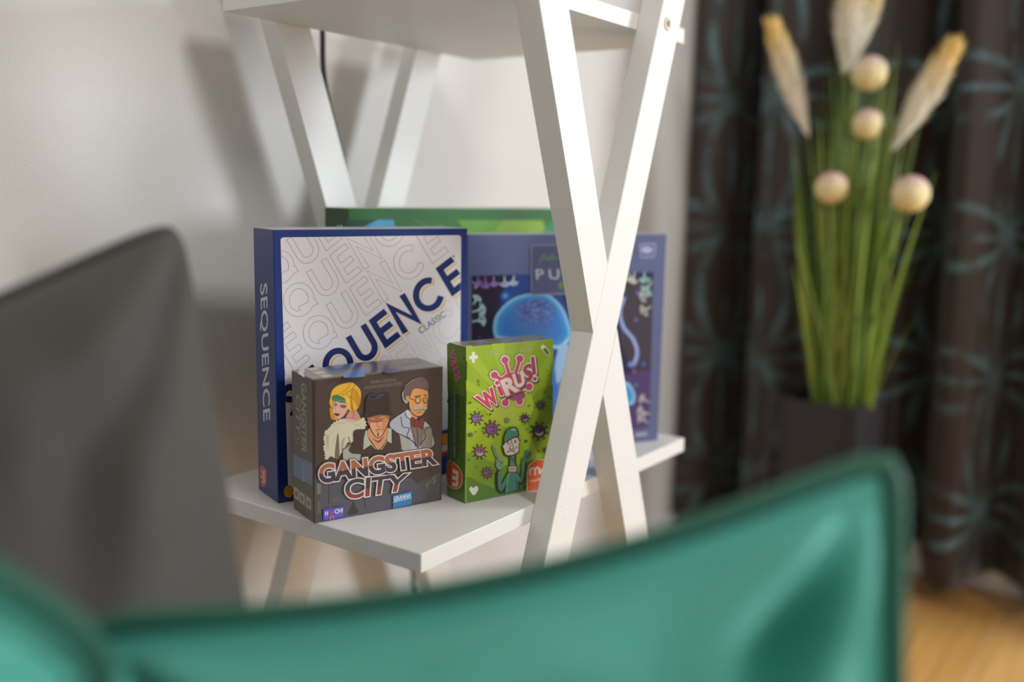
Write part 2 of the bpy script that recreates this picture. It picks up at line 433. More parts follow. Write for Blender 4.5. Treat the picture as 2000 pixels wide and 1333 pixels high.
# the panel in crop coordinates: right and bottom edges carried on behind the smaller boxes
pan += [(1738, 2030), (1728, 2048), (1712, 2056), (372, 2280), (352, 2275), (346, 2255)]
pan_clip = [(284, 184), (1752, 165), (1737, 2052), (347, 2285)]
fc = Face(*F, crop=C1, rough=.32); fc.poly(pan, PANEL)
fc.clip = pan_clip
B0, E1, E2 = (1135, 1090), (.79, -.615), (-135/267, -230/267)
SW, LH = 51, 267
def arc(cx, cy, rx, ry, a0, a1, n=22):
    return [(cx + rx*math.cos(math.radians(a0 + (a1 - a0)*i/n)), cy + ry*math.sin(math.radians(a0 + (a1 - a0)*i/n))) for i in range(n + 1)]
def glyph(ch):
    h, q = LH, SW/2
    if ch == 'E': return [[(160, h - q), (q, h - q), (q, q), (160, q)], [(q, h/2), (150, h/2)]]
    if ch == 'U': return [[(q, h)] + arc(102, 102 - 0, 102 - q, 102 - q, 180, 360, 20) + [(204 - q, h)]]
    if ch == 'N': return [[(q, 0), (q, h - 25), (185 - q, 25), (185 - q, h)]]
    if ch == 'C': return [arc(133, h/2, 133 - q, h/2 - q, 42, 318, 30)]
    if ch == 'Q': return [arc(133, h/2, 133 - q, h/2 - q, 0, 360, 36), [(100, 66), (250, 34)]]
    if ch == 'S': return [catmull([(138, 205), (118, 232), (82, 241), (42, 225), (32, 190), (58, 158), (104, 128), (132, 92), (124, 48), (84, 26), (42, 36), (22, 66)], 5)]
WORD = [('S', -950), ('E', -735), ('Q', -533), ('U', -235), ('E', 0), ('N', 185), ('C', 398), ('E', 690)]
def word(dx, dy, wd, col, ext=0):
    for ch, s in WORD:
        for st in glyph(ch):
            P = [(B0[0] + dx + (s + x)*E1[0] + y*E2[0], B0[1] + dy + (s + x)*E1[1] + y*E2[1]) for x, y in st]
            if ext and P[0] != P[-1]:
                for e_, (p, q_) in ((0, (P[0], P[1])), (-1, (P[-1], P[-2]))):
                    v_ = Vector((p[0] - q_[0], p[1] - q_[1])).normalized()*ext; P[e_] = (p[0] + v_.x, p[1] + v_.y)
            fc.line(P, wd, col)
for k in (-2, -1, 1, 2, 3, 4, 5):
    fc.k = 2; word(-160*k, -265*k, SW, (172, 168, 174) if k > 0 else (206, 203, 210), 4.5); fc.k = 3; word(-160*k, -265*k, SW - 9, PANEL)
fc.k = 4; word(20, 15, SW, (242, 184, 50)); fc.k = 5; word(11, 8, SW + 3, PANEL); fc.k = 6; word(0, 0, SW, (24, 44, 108))
fc.k = 7; fc.text('CLASSIC', [(1398, 925), (1610, 780), (1632, 822), (1424, 972)], (96, 112, 122), .0)
fc.ell(1690, 337, 9, 10, (120, 134, 148), 14)
# corner badges at the foot
fc.clip = None; fc.k = 7
fc.crop = (480, 640, 3.704)
fc.ell(310, 1188, 34, 45, (214, 150, 34), 24)
fc.crop = (0, 0, 1)
fc.poly([(845, 846), (876, 838), (876, 918), (845, 925)], (30, 70, 160))
fc.k = 8; fc.poly([(845, 856), (876, 848), (876, 888), (845, 896)], (226, 60, 46)); fc.k = 9; fc.ell(870, 858, 9, 11, (240, 168, 40)); fc.k = 10
fc.poly([(858, 872), (876, 868), (876, 880), (858, 885)], (236, 226, 232))
fc.build('front_print', seq)
sp_ = Face(*S, crop=(0, 0, 1), rough=.32)
sp_.poly([(500, 545), (531, 548), (537, 955), (508, 940)], (34, 52, 116)); sp_.k = 2; sp_.text('SEQUENCE', [(521.5, 553), (527.5, 820), (512, 824), (506, 557)], (214, 218, 230), .012)
sp_.poly([(508, 914), (514, 911), (520, 922), (520, 944), (514, 952), (509, 944)], (196, 92, 86), 3)
sp_.k = 3; sp_.line([(511, 920), (516, 926), (511, 932), (517, 938), (512, 944)], 1.6, (240, 214, 208))
sp_.line([(516, 918), (517, 946)], 1.2, (240, 200, 190))
sp_.build('spine_print', seq)

# ---- small brown detective game
BR = (76, 64, 58)
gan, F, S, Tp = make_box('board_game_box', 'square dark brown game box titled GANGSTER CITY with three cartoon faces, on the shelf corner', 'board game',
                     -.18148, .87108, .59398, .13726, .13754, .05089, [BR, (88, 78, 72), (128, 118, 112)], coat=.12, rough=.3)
G = (560, 680, 3.7031)
g = Face(*F, crop=G, coat=.12, rough=.3)
edge = [(203, 236), (1126, 138), (1104, 1100), (203, 1264)]
g.clip = edge
g.poly([(193, 238), (208, 236), (208, 1263), (195, 1268)], (52, 40, 38), 0, False)
# street haze, lamps and cobbles of the lower background
g.poly([(203, 905), (600, 1000), (900, 1000), (1108, 900), (1104, 1100), (203, 1264)], (84, 80, 80)); g.layer()
g.poly([(240, 960), (900, 940), (1000, 1040), (1000, 1100), (500, 1230), (240, 1250)], (88, 86, 94)); g.layer()
for x0, x1, y0, y1, c in ((218, 246, 980, 1060, (128, 118, 96)), (222, 246, 1110, 1200, (110, 98, 76)), (330, 370, 1080, 1120, (104, 92, 74)), (560, 570, 960, 1160, (70, 66, 68)), (300, 308, 960, 1130, (70, 66, 68))):
    g.poly([(x0, y0), (x1, y0), (x1, y1), (x0, y1)], c)
g.poly([(484, 1110), (500, 1150), (520, 1190), (440, 1208), (458, 1160)], (60, 58, 56), 3)
for x, y in ((1010, 985), (1022, 975), (1036, 962), (1012, 1005), (1058, 940), (1072, 928), (1070, 955), (1060, 968)):
    g.poly([(x, y), (x + 7, y - 5), (x + 5, y + 12), (x - 2, y + 16)], (150, 140, 108))
g.layer()
g.text('HENRIK LARSSON & KRISTIAN AMUNDSEN OSTBY'[:16], [(606, 238), (792, 218), (792, 240), (606, 260)], (140, 130, 122), 0)
g.text('KRISTIAN AMUNDSEN OSTBY', [(562, 278), (832, 246), (834, 268), (563, 300)], (140, 130, 122), 0)
def sub(ox, oy, k): g.crop = (ox, oy, k); g.clip = None
LN = (44, 34, 32)
# woman: traced on a closer crop
sub(610, 720, 7.407)
def shp(pts, c, sm=3):
    g.poly(pts, c, sm)
    ar = abs(sum(pts[i][0]*pts[(i + 1) % len(pts)][1] - pts[(i + 1) % len(pts)][0]*pts[i][1] for i in range(len(pts))))/2
    if ar > 12000: P = catmull(pts, sm, True) if sm else list(pts); g.line(P + [P[0]], 4, LN)
g.layer()
shp([(600, 560), (660, 640), (700, 720), (660, 800), (480, 760), (520, 640)], (206, 150, 128))              # neck
shp([(345, 790), (430, 730), (540, 725), (660, 760), (560, 820), (400, 830)], (214, 180, 168))              # collar
g.layer()
shp([(560, 200), (620, 230), (690, 300), (706, 380), (690, 520), (640, 600), (560, 620), (500, 600), (420, 720), (320, 755), (265, 720), (250, 640), (268, 580), (242, 500), (262, 420), (270, 350), (330, 270), (430, 225)], (232, 180, 56))
g.layer()
shp([(300, 480), (345, 470), (470, 470), (515, 520), (512, 620), (450, 700), (370, 735), (322, 700), (300, 620), (305, 540)], (222, 172, 154))   # face
shp([(590, 300), (660, 360), (690, 460), (660, 560), (620, 480), (560, 400)], (216, 150, 40))
shp([(540, 400), (570, 420), (590, 540), (600, 600), (560, 580), (550, 500)], (196, 132, 44))
g.layer()
shp([(290, 410), (330, 385), (400, 400), (470, 440), (478, 485), (420, 490), (350, 475), (290, 460)], (52, 128, 84))    # headband
shp([(475, 380), (540, 420), (545, 520), (530, 600), (505, 540), (480, 470)], (240, 192, 72))
shp([(248, 590), (290, 560), (315, 640), (330, 740), (270, 725)], (206, 150, 50))
shp([(318, 655), (345, 648), (400, 662), (380, 685), (348, 690), (322, 672)], (104, 40, 48))                 # lips
shp([(400, 545), (440, 530), (495, 545), (470, 575), (425, 572)], (136, 96, 96))
shp([(315, 520), (345, 510), (360, 530), (338, 545)], (136, 96, 96))
shp([(300, 600), (330, 590), (322, 640), (304, 640)], (236, 196, 180))
g.layer()
g.line([(300, 440), (380, 462), (470, 470)], 6, (130, 180, 130), 4)
g.line([(395, 500), (450, 492), (500, 510)], 6, (96, 60, 44), 4); g.line([(310, 492), (345, 486)], 6, (96, 60, 44))
g.line([(405, 545), (445, 535), (492, 548)], 9, (52, 36, 40), 4); g.line([(318, 520), (352, 514)], 8, (52, 36, 40))
g.line([(345, 540), (325, 590), (318, 615), (340, 622)], 4, (150, 96, 84), 3)
g.line([(560, 205), (500, 300), (420, 350)], 6, (176, 116, 36), 4); g.line([(620, 240), (560, 320), (490, 350), (540, 430)], 6, (150, 96, 34), 4)
g.line([(480, 380), (400, 370), (300, 400)], 6, (170, 110, 40), 4); g.line([(660, 300), (640, 400), (672, 520)], 5, (170, 110, 40), 4)
g.line([(505, 600), (460, 690), (370, 745), (300, 750)], 6, LN, 4); g.line([(250, 480), (275, 580), (250, 640), (300, 740)], 5, (150, 96, 34), 4)
g.line([(560, 560), (600, 640), (590, 720)], 5, (120, 66, 50), 3)
# fur stole
fur = [(300, 800), (420, 740), (560, 790), (640, 780), (740, 710), (770, 800), (750, 880), (700, 960), (640, 1010), (590, 1070), (520, 1050), (470, 1120), (430, 1200), (380, 1270), (360, 1180), (340, 1270), (300, 1290), (270, 1230), (240, 1290), (195, 1320), (195, 1240), (165, 1160), (190, 1100), (165, 1010), (200, 960), (180, 920), (260, 870), (270, 840)]
spk = []
for i in range(len(fur)):
    a, b = Vector(fur[i]), Vector(fur[(i + 1) % len(fur)]); L_ = (b - a).length; nn = Vector(((b - a).y, -(b - a).x)).normalized(); kk = max(1, int(L_/34))
    for j in range(kk):
        q = a + (b - a)*(j/kk); spk.append(tuple(q)); spk.append(tuple(a + (b - a)*((j + .5)/kk) + nn*(20 + 8*math.sin(i*3 + j))))
g.layer(); g.poly([(440, 1160), (600, 1050), (700, 1020), (700, 1333), (430, 1333)], (172, 172, 160)); g.layer()
g.poly(spk, (212, 204, 178)); g.layer()
shp([(370, 940), (385, 1100), (385, 1290), (330, 1300), (340, 1120)], (120, 108, 96))
shp([(200, 1000), (235, 960), (240, 1060), (225, 1180)], (184, 176, 150)); shp([(420, 1060), (470, 1000), (450, 1120), (420, 1200)], (178, 168, 144))
g.line([(700, 960), (600, 1060), (500, 1140), (440, 1180), (440, 1333)], 14, LN, 3); g.line([(520, 990), (545, 1060)], 10, LN); g.line([(600, 800), (660, 830), (700, 800)], 5, (150, 140, 120), 3)
g.line([(300, 840), (380, 790), (470, 800)], 5, (160, 150, 130), 3)
for a, b in (((640, 920), (610, 1000)), ((700, 840), (690, 930)), ((300, 900), (250, 980)), ((330, 1000), (270, 1120)), ((480, 980), (440, 1080))): g.line([a, b], 5, (176, 168, 144))
# two men
sub(680, 720, 7.405)
g.layer()
shp([(620, 760), (760, 660), (870, 600), (930, 690), (1000, 760), (1100, 760), (1200, 860), (1220, 960), (1200, 1150), (620, 1190), (600, 860)], (176, 178, 192))   # white coat
shp([(1080, 880), (1190, 850), (1215, 960), (1195, 1150), (1060, 1150)], (142, 136, 126))
g.layer()
shp([(880, 560), (940, 720), (1000, 720), (960, 600)], (206, 140, 92))
shp([(920, 850), (1060, 860), (1090, 900), (1040, 1120), (990, 1140), (950, 980)], (128, 112, 106))            # waistcoat
shp([(830, 640), (870, 600), (930, 720), (930, 760), (870, 730)], (196, 196, 206))
g.layer()
shp([(925, 320), (960, 290), (1080, 280), (1150, 320), (1155, 470), (1120, 600), (1060, 680), (1000, 690), (930, 640), (885, 560), (890, 430)], (222, 156, 92))   # face
g.layer()
shp([(1050, 118), (1120, 150), (1170, 230), (1150, 320), (1080, 300), (960, 290), (915, 350), (900, 400), (870, 500), (820, 500), (782, 430), (780, 350), (820, 270), (900, 190), (970, 140)], (112, 92, 88))     # hair
g.layer()
shp([(782, 350), (800, 340), (800, 430), (850, 480), (860, 505), (820, 500), (785, 430)], (176, 168, 170))
shp([(835, 410), (880, 400), (890, 470), (850, 480)], (206, 150, 110))
shp([(930, 550), (1000, 545), (1060, 570), (1150, 560), (1120, 600), (1040, 595), (960, 610)], (178, 170, 166))     # moustache
shp([(905, 720), (950, 715), (1000, 770), (1070, 710), (1100, 760), (1080, 880), (1020, 850), (960, 850), (910, 830)], (128, 58, 58))     # bow tie
shp([(1040, 440), (1075, 520), (1085, 555), (1040, 560), (1010, 530)], (232, 170, 108))
g.layer()
g.ell(1010, 465, 44, 48, (92, 68, 40), 24); g.ell(1118, 465, 36, 44, (92, 68, 40), 24); g.layer()
g.ell(1010, 462, 33, 37, (206, 166, 116), 24); g.ell(1118, 462, 26, 33, (206, 150, 100), 24); g.layer()
g.ell(1012, 452, 16, 12, (226, 226, 220), 14); g.layer(); g.ell(1014, 453, 7, 8, (40, 60, 60), 10)
g.line([(890, 430), (960, 460)], 9, (92, 68, 40)); g.line([(960, 410), (1000, 405), (1050, 395)], 14, (74, 54, 44), 3); g.line([(1100, 385), (1140, 400)], 12, (74, 54, 44))
g.line([(940, 612), (1040, 598), (1115, 600)], 6, (96, 64, 48), 3); g.line([(990, 645), (1060, 630)], 8, (110, 60, 44))
g.line([(885, 560), (930, 650), (990, 692), (1060, 690)], 6, LN, 3); g.line([(822, 640), (850, 700), (910, 745)], 7, LN, 3)
g.line([(765, 700), (790, 840), (870, 860), (885, 890), (850, 980), (900, 1010)], 7, LN, 3); g.line([(900, 830), (940, 960), (980, 1130)], 6, LN, 3)
g.line([(1180, 850), (1110, 900), (1120, 1000), (1040, 1110)], 7, LN, 3); g.line([(1000, 860), (1010, 1000), (1005, 1120)], 5, LN, 3); g.line([(960, 720), (960, 850)], 5, (90, 34, 36))
g.line([(600, 850), (700, 930), (830, 990), (940, 1060), (990, 1130)], 9, LN, 3); g.line([(820, 260), (900, 190), (960, 150)], 5, (190, 180, 180), 3)
# middle man
g.layer()
shp([(90, 900), (250, 880), (560, 850), (640, 880), (760, 1000), (780, 1200), (60, 1230), (80, 1050)], (70, 56, 56))
g.layer()
shp([(250, 900), (300, 890), (300, 1010), (440, 1180), (560, 1050), (560, 860), (630, 870), (630, 1090), (570, 1060), (490, 1180), (400, 1180), (330, 1110), (215, 1190), (225, 1010)], (182, 190, 162), 0)
g.poly([(750, 985), (860, 1020), (910, 1080), (910, 1160), (775, 1180)], (168, 168, 156))
shp([(300, 870), (560, 850), (545, 1060), (440, 1185), (300, 1020)], (214, 152, 108))
g.layer()
shp([(290, 690), (580, 660), (585, 760), (550, 860), (500, 960), (430, 1005), (370, 960), (310, 850)], (222, 164, 124))   # face
g.layer()
shp([(290, 680), (585, 655), (575, 740), (440, 775), (300, 770)], (172, 104, 72))
shp([(500, 740), (570, 720), (550, 850), (500, 940)], (206, 138, 98)); shp([(425, 940), (442, 940), (440, 985), (430, 990)], (70, 44, 38))
shp([(345, 1000), (430, 1050), (520, 980), (440, 1080)], (140, 84, 64))
g.layer()
g.line([(330, 725), (380, 735)], 9, (200, 196, 190)); g.line([(460, 715), (530, 695)], 9, (200, 196, 190)); g.line([(420, 750), (415, 830), (440, 850), (475, 830)], 6, (120, 70, 52), 3)
g.line([(395, 895), (440, 888), (490, 880)], 8, (110, 56, 48), 3); g.line([(400, 915), (450, 925)], 5, (130, 76, 60)); g.line([(300, 770), (320, 860), (375, 960), (430, 1008), (500, 960), (555, 850)], 9, LN, 4)
g.line([(300, 1010), (370, 1110), (440, 1190), (550, 1060)], 8, LN, 3); g.line([(215, 1190), (330, 1110), (400, 1200)], 7, LN); g.line([(490, 1190), (570, 1060), (635, 1095)], 7, LN)
g.line([(420, 880), (450, 872)], 4, (150, 90, 70))
g.layer()
shp([(195, 690), (240, 660), (250, 480), (280, 400), (360, 355), (450, 390), (540, 345), (590, 400), (600, 620), (650, 660), (600, 680), (460, 670), (330, 700), (250, 710)], (58, 48, 46))   # hat
g.layer()
shp([(280, 400), (350, 362), (430, 378), (540, 348), (480, 420), (400, 450), (320, 450)], (74, 68, 92)); g.layer(); shp([(300, 400), (360, 380), (420, 400), (380, 440), (320, 430)], (48, 42, 54))
g.line([(250, 620), (400, 640), (600, 600)], 10, (40, 34, 32), 4)
# title
sub(560, 680, 3.7031); g.clip = edge
Q1 = [(235, 855), (1060, 728), (1085, 838), (250, 985)]
Q1 = [(238, 852), (1062, 732), (1078, 838), (243, 978)]
Q2 = [(425, 960), (872, 912), (840, 1030), (432, 1095)]
g.layer(); g.text('GANGSTER', Q1, (96, 84, 84), .125); g.text('CITY', Q2, (96, 84, 84), .10)
g.layer(); g.text('GANGSTER', Q1, (234, 224, 222), .085); g.text('CITY', Q2, (234, 224, 222), .07)
g.layer(); g.text('GANGSTER', Q1, ((170, 104, 74), (66, 58, 72)), .046, split=.52)
g.text('CITY', Q2, ((70, 62, 66), (140, 66, 54)), .03, split=.42)
g.layer()
for a, b in (((560, 962), (560, 1060)), ((636, 955), (632, 1050)), ((690, 930), (686, 1040))): pass
g.poly([(768, 1070), (905, 1036), (903, 1132), (768, 1162)], (58, 128, 184)); g.layer()
g.text('GRANNA', [(775, 1078), (898, 1050), (898, 1080), (775, 1108)], (226, 236, 244), .02); g.poly([(770, 1114), (903, 1082), (903, 1086), (770, 1119)], (220, 232, 244))
g.poly([(264, 1165), (416, 1143), (414, 1226), (264, 1256)], (84, 78, 170)); g.layer()
g.text('H', [(278, 1184), (298, 1180), (298, 1212), (278, 1216)], (232, 232, 244), .03); g.text('U', [(314, 1176), (340, 1170), (340, 1196), (314, 1202)], (214, 70, 120), .04)
g.text('CH!', [(348, 1170), (405, 1160), (405, 1190), (348, 1200)], (232, 232, 244), .03); g.text('U', [(340, 1240), (314, 1244), (314, 1216), (340, 1211)], (226, 120, 120), .04)
g.text('CH!', [(348, 1206), (405, 1196), (405, 1214), (348, 1224)], (124, 120, 200), .02); g.text('H', [(278, 1220), (298, 1216), (298, 1236), (278, 1240)], (124, 120, 200), .02)
g.build('front_print', gan)
s_ = Face(*S, crop=G, coat=.25, rough=.3)
s_.poly([(46, 770), (186, 835), (186, 1000), (46, 920)], (96, 124, 160)); s_.k = 2
s_.text('GRANNA', [(128, 830), (128, 975), (110, 965), (110, 822)], (150, 172, 200))
s_.text('GANGSTER', [(140, 262), (142, 770), (108, 742), (106, 250)], (152, 146, 138), .03)
s_.text('CITY', [(98, 350), (98, 640), (66, 610), (66, 335)], (146, 140, 132), .02)
for i, (x, y) in enumerate(((50, 1000), (92, 1034), (138, 1068))):
    s_.k = 2; s_.poly([(x, y), (x + 38, y + 26), (x + 40, y + 108), (x + 1, y + 82)], (176, 170, 148)); s_.k = 3
    s_.poly([(x + 10, y + 36), (x + 28, y + 44), (x + 26, y + 78), (x + 12, y + 70)], (110, 102, 90), 2)
for x, y in ((62, 640), (74, 655), (62, 665), (86, 660), (74, 684)): s_.ell(x, y, 4, 6, (140, 132, 120), 8)
s_.build('spine_print', gan)
t_ = Face(*Tp, crop=G, coat=.25, rough=.25)
T2 = (560, 690, 6.25); t_.crop = T2
t_.poly([(480, 160), (840, 120), (1600, 55), (1880, 160), (1000, 240), (560, 290)], (126, 116, 112)); t_.k = 2
for x, y in ((225, 185), (310, 230), (390, 270)): t_.poly([(x, y), (x + 130, y - 14), (x + 190, y + 18), (x + 60, y + 34)], (188, 178, 156))
t_.poly([(490, 170), (720, 150), (900, 120), (880, 170), (640, 210), (560, 215)], (60, 108, 168), 2); t_.poly([(700, 240), (820, 205), (1000, 190), (940, 250), (960, 285), (700, 300)], (66, 124, 190), 2)
t_.k = 3; t_.poly([(760, 200), (830, 150), (900, 130), (840, 200)], (92, 84, 116)); t_.poly([(1060, 130), (1240, 105), (1250, 150), (1130, 200), (1000, 250), (1080, 180)], (98, 90, 124), 2)
t_.poly([(1180, 190), (1340, 170), (1420, 200), (1300, 245), (1150, 230)], (104, 92, 130), 2)
t_.text('GANGSTER CITY', [(1330, 130), (1640, 95), (1700, 125), (1390, 160)], (158, 152, 150), .01)
t_.k = 4; t_.poly([(150, 215), (190, 188), (225, 215), (205, 250), (220, 300), (170, 270), (140, 250)], (196, 194, 196), 2)
t_.build('top_print', gan)

# ---- green virus card game
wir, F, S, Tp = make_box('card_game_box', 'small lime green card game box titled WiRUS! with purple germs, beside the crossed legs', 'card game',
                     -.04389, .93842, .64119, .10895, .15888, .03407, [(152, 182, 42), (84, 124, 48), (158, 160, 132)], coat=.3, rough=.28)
W = (860, 640, 3.7031)
k = Face(*F, crop=W, coat=.3, rough=.28)
wedge = [(186, 134), (820, 84), (806, 1150), (190, 1266)]
k.clip = wedge
cx, cy = 500, 560
for i in range(13):
    a0 = math.radians(i*27.7 + 4); a1 = a0 + math.radians(12)
    k.poly([(cx, cy), (cx + 1100*math.cos(a0), cy + 1100*math.sin(a0)), (cx + 1100*math.cos(a1), cy + 1100*math.sin(a1))], (166, 192, 56))
k.layer(); k.poly([(186, 900), (420, 1000), (700, 960), (806, 900), (806, 1150), (190, 1266)], (122, 156, 48), 2)
k.poly([(620, 560), (820, 420), (820, 900), (700, 900)], (134, 160, 32), 2)
k.layer(); k.ell(500, 560, 175, 160, (180, 202, 70), 32)
k.layer(); k.poly([(186, 1080), (300, 1130), (500, 1180), (806, 1090), (806, 1150), (190, 1266)], (92, 130, 48), 2)
for i in range(26):
    k.ell(random.uniform(200, 800), random.uniform(160, 1180), random.uniform(5, 14), random.uniform(5, 12), random.choice([(120, 148, 40), (140, 168, 52), (104, 140, 52)]), 10)
k.layer()
Wc = (232, 232, 214)
k.poly([(226, 180), (250, 178), (250, 255), (228, 257)], Wc); k.poly([(208, 206), (270, 200), (270, 226), (208, 232)], Wc)
k.poly([(243, 1216), (218, 1190), (210, 1168), (224, 1152), (240, 1162), (256, 1148), (272, 1156), (272, 1180)], Wc, 3)
k.text('D. CABRERO - C. LOPEZ - S. SANTISTEBAN', [(330, 172), (668, 144), (670, 170), (332, 200)], (196, 204, 150), .0)
k.line([(742, 142), (776, 186)], 34, Wc, 0, True); k.layer(); k.line([(756, 160), (776, 186)], 24, (110, 120, 50), 0, True)
def splat(R, col, knob, wd):
    c = (520, 400)
    for (x, y) in ((468, 236), (575, 226), (392, 345), (642, 430), (470, 545), (572, 535)):
        k.line([c, ((c[0]*.35 + x*.65), (c[1]*.35 + y*.65) + 8), (x, y)], wd, col, 4); k.ell(x, y, knob, knob, col, 20)
    k.ell(c[0], c[1] + 12, R, R*.98, col, 36)
k.layer(); splat(104, (110, 120, 70), 40, 46)
k.layer(); splat(98, (238, 206, 196), 36, 40)
k.layer(); splat(88, (196, 84, 116), 25, 22)
k.layer(); k.ell(545, 490, 70, 40, (166, 80, 124), 24)
letters = [('W', [(262, 505), (372, 440), (425, 535), (340, 600)], 'p'), ('i', [(392, 402), (428, 385), (462, 485), (424, 505)], 'p'), ('R', [(440, 390), (520, 350), (560, 455), (480, 490)], 'w'),
           ('U', [(525, 345), (592, 318), (612, 410), (552, 440)], 'w'), ('S', [(600, 285), (655, 262), (668, 370), (618, 392)], 'q'), ('!', [(655, 216), (684, 210), (702, 385), (664, 388)], 'q')]
def lett(ch, q, col, off, ex):
    if ch not in 'i!': return k.text(ch, q, col, off)
    if ch == 'i': A, B, D, wd = (424, 436), (444, 482), (410, 402), 26
    else: A, B, D, wd = (668, 222), (680, 330), (684, 372), 26
    o_ = (q[0][0] - [392, 655][ch == '!'], q[0][1] - [402, 216][ch == '!'])
    k.line([(A[0] + o_[0], A[1] + o_[1]), (B[0] + o_[0], B[1] + o_[1])], wd + ex*1.4, col, 0, True); k.ell(D[0] + o_[0], D[1] + o_[1], 14 + ex*.8, 14 + ex*.8, col, 16)
k.layer()
for ch, q, c in letters: lett(ch, [(x + 6, y + 8) for x, y in q], (74, 84, 50), .12, 17)
k.layer()
for ch, q, c in letters: lett(ch, q, (240, 220, 208) if c != 'w' else (206, 96, 124), .10, 13)
k.layer()
for ch, q, c in letters: lett(ch, q, {'p': (212, 70, 104), 'w': (238, 226, 216), 'q': (176, 72, 112)}[c], .045, 0)
def germ(x, y, r, col, dark, n=9, ph=0, grin=None):
    k.layer()
    for i in range(n):
        a = 2*math.pi*i/n + ph; p = (x + 1.45*r*math.cos(a), y + 1.45*r*math.sin(a))
        k.line([(x + .8*r*math.cos(a), y + .8*r*math.sin(a)), p], r*.16, dark); k.ell(p[0], p[1], r*.17, r*.17, dark, 10)
    k.ell(x, y, r*1.06, r*1.06, dark, 24); k.layer(); k.ell(x, y, r*.93, r*.93, col, 24)
    k.layer(); k.ell(x - r*.3, y + r*.1, r*.5, r*.5, tuple(min(255, int(t*1.16)) for t in col), 16)
    k.layer(); k.ell(x - r*.35, y - r*.25, r*.14, r*.16, (60, 30, 60), 8); k.ell(x + r*.25, y - r*.3, r*.14, r*.16, (60, 30, 60), 8)
    if grin: k.poly([(x - r*.6, y + r*.25), (x, y + r*.42), (x + r*.7, y + r*.05), (x + r*.5, y + r*.6), (x, y + r*.8), (x - r*.4, y + r*.6)], grin, 3)
    else: k.line([(x - r*.4, y + r*.3), (x, y + r*.42), (x + r*.4, y + r*.28)], r*.1, (70, 30, 60), 3)
germ(262, 658, 34, (134, 96, 140), (74, 58, 70), 9, .3); germ(372, 735, 42, (126, 78, 128), (78, 56, 76), 10, .1); germ(285, 900, 36, (134, 88, 122), (74, 54, 60), 10, 0, (214, 170, 190))
germ(340, 1052, 30, (116, 78, 104), (84, 62, 60), 10, .2); germ(612, 658, 26, (92, 56, 90), (62, 44, 56), 9, .1, (180, 150, 170)); germ(714, 750, 44, (76, 42, 84), (54, 34, 52), 9, .25, (206, 196, 186)); germ(728, 560, 26, (92, 60, 88), (62, 46, 56), 8, .3)
germ(222, 776, 13, (116, 90, 110), (90, 76, 70), 7); germ(485, 672, 15, (146, 124, 120), (128, 118, 92), 7); germ(775, 885, 18, (110, 74, 100), (84, 60, 68), 7)
for x, y, r in ((216, 545, 9), (362, 628, 9), (622, 822, 11), (643, 567, 6), (756, 467, 6), (790, 508, 7), (210, 957, 7), (268, 1012, 6), (712, 897, 7)): k.ell(x, y, r, r, (84, 86, 50), 10)
# surgeon in green scrubs
sk, OL, GR = (208, 196, 178), (48, 52, 48), (84, 136, 118)
def P_(pts, c, sm=3): k.poly(pts, c, sm)
k.layer(); P_([(463, 1203), (478, 1100), (496, 1045), (545, 1040), (566, 1090), (578, 1172)], OL, 0)
k.line([(500, 1060), (470, 1120), (440, 1180), (422, 1130), (425, 1050)], 38, OL, 4, True); k.line([(550, 1060), (582, 1120), (600, 1060), (605, 970)], 34, OL, 4, True)
k.layer(); P_([(470, 1200), (484, 1100), (500, 1050), (540, 1046), (558, 1090), (570, 1170)], (78, 132, 120), 0)
k.line([(500, 1062), (470, 1116), (440, 1170), (430, 1130), (432, 1050)], 26, (86, 138, 118), 4, True); k.line([(550, 1062), (582, 1112), (595, 1060), (600, 975)], 22, (86, 138, 118), 4, True)
P_([(400, 990), (412, 950), (440, 940), (460, 960), (462, 990), (440, 1020), (420, 1030)], (132, 160, 130)); k.line([(425, 955), (400, 905), (388, 860)], 20, (150, 168, 132), 3, True)
P_([(590, 950), (612, 930), (650, 890), (660, 920), (640, 950), (612, 975)], (84, 130, 104)); k.line([(625, 925), (628, 890)], 14, (84, 130, 104), 0, True)
k.layer(); k.line([(425, 960), (400, 905), (390, 865)], 5, OL); k.line([(405, 985), (425, 965), (445, 985)], 4, OL); k.line([(430, 1005), (450, 975)], 4, OL); k.line([(600, 960), (650, 905)], 4, OL); k.line([(500, 1050), (486, 1120), (474, 1195)], 4, (150, 190, 120)); k.line([(545, 1100), (560, 1170)], 4, OL)
k.layer(); P_([(494, 905), (550, 905), (548, 960), (556, 1040), (496, 1040), (500, 960)], OL, 0); k.layer(); P_([(502, 910), (542, 910), (536, 960), (542, 1005), (502, 1005), (508, 960)], (104, 140, 122), 0)
P_([(492, 1008), (550, 1006), (548, 1044), (494, 1044)], (206, 176, 166), 0); k.layer(); k.line([(500, 1026), (540, 1024)], 7, (150, 110, 104)); k.line([(510, 930), (528, 970), (540, 930)], 5, OL, 3)
k.layer(); P_([(445, 860), (460, 840), (470, 800), (560, 790), (570, 815), (582, 810), (572, 850), (572, 890), (560, 915), (500, 935), (462, 920), (455, 880)], OL, 2)
k.layer(); P_([(452, 860), (466, 845), (476, 808), (555, 797), (564, 820), (574, 818), (566, 850), (566, 886), (554, 908), (502, 926), (470, 914), (462, 880)], (220, 204, 192), 2)
k.layer(); P_([(458, 838), (466, 770), (490, 730), (530, 718), (560, 735), (570, 790), (520, 806)], OL, 3); k.layer(); P_([(464, 828), (472, 772), (494, 738), (530, 726), (554, 742), (562, 784), (516, 798)], (72, 134, 108), 3)
k.layer(); k.ell(530, 740, 20, 8, (140, 190, 150), 12)
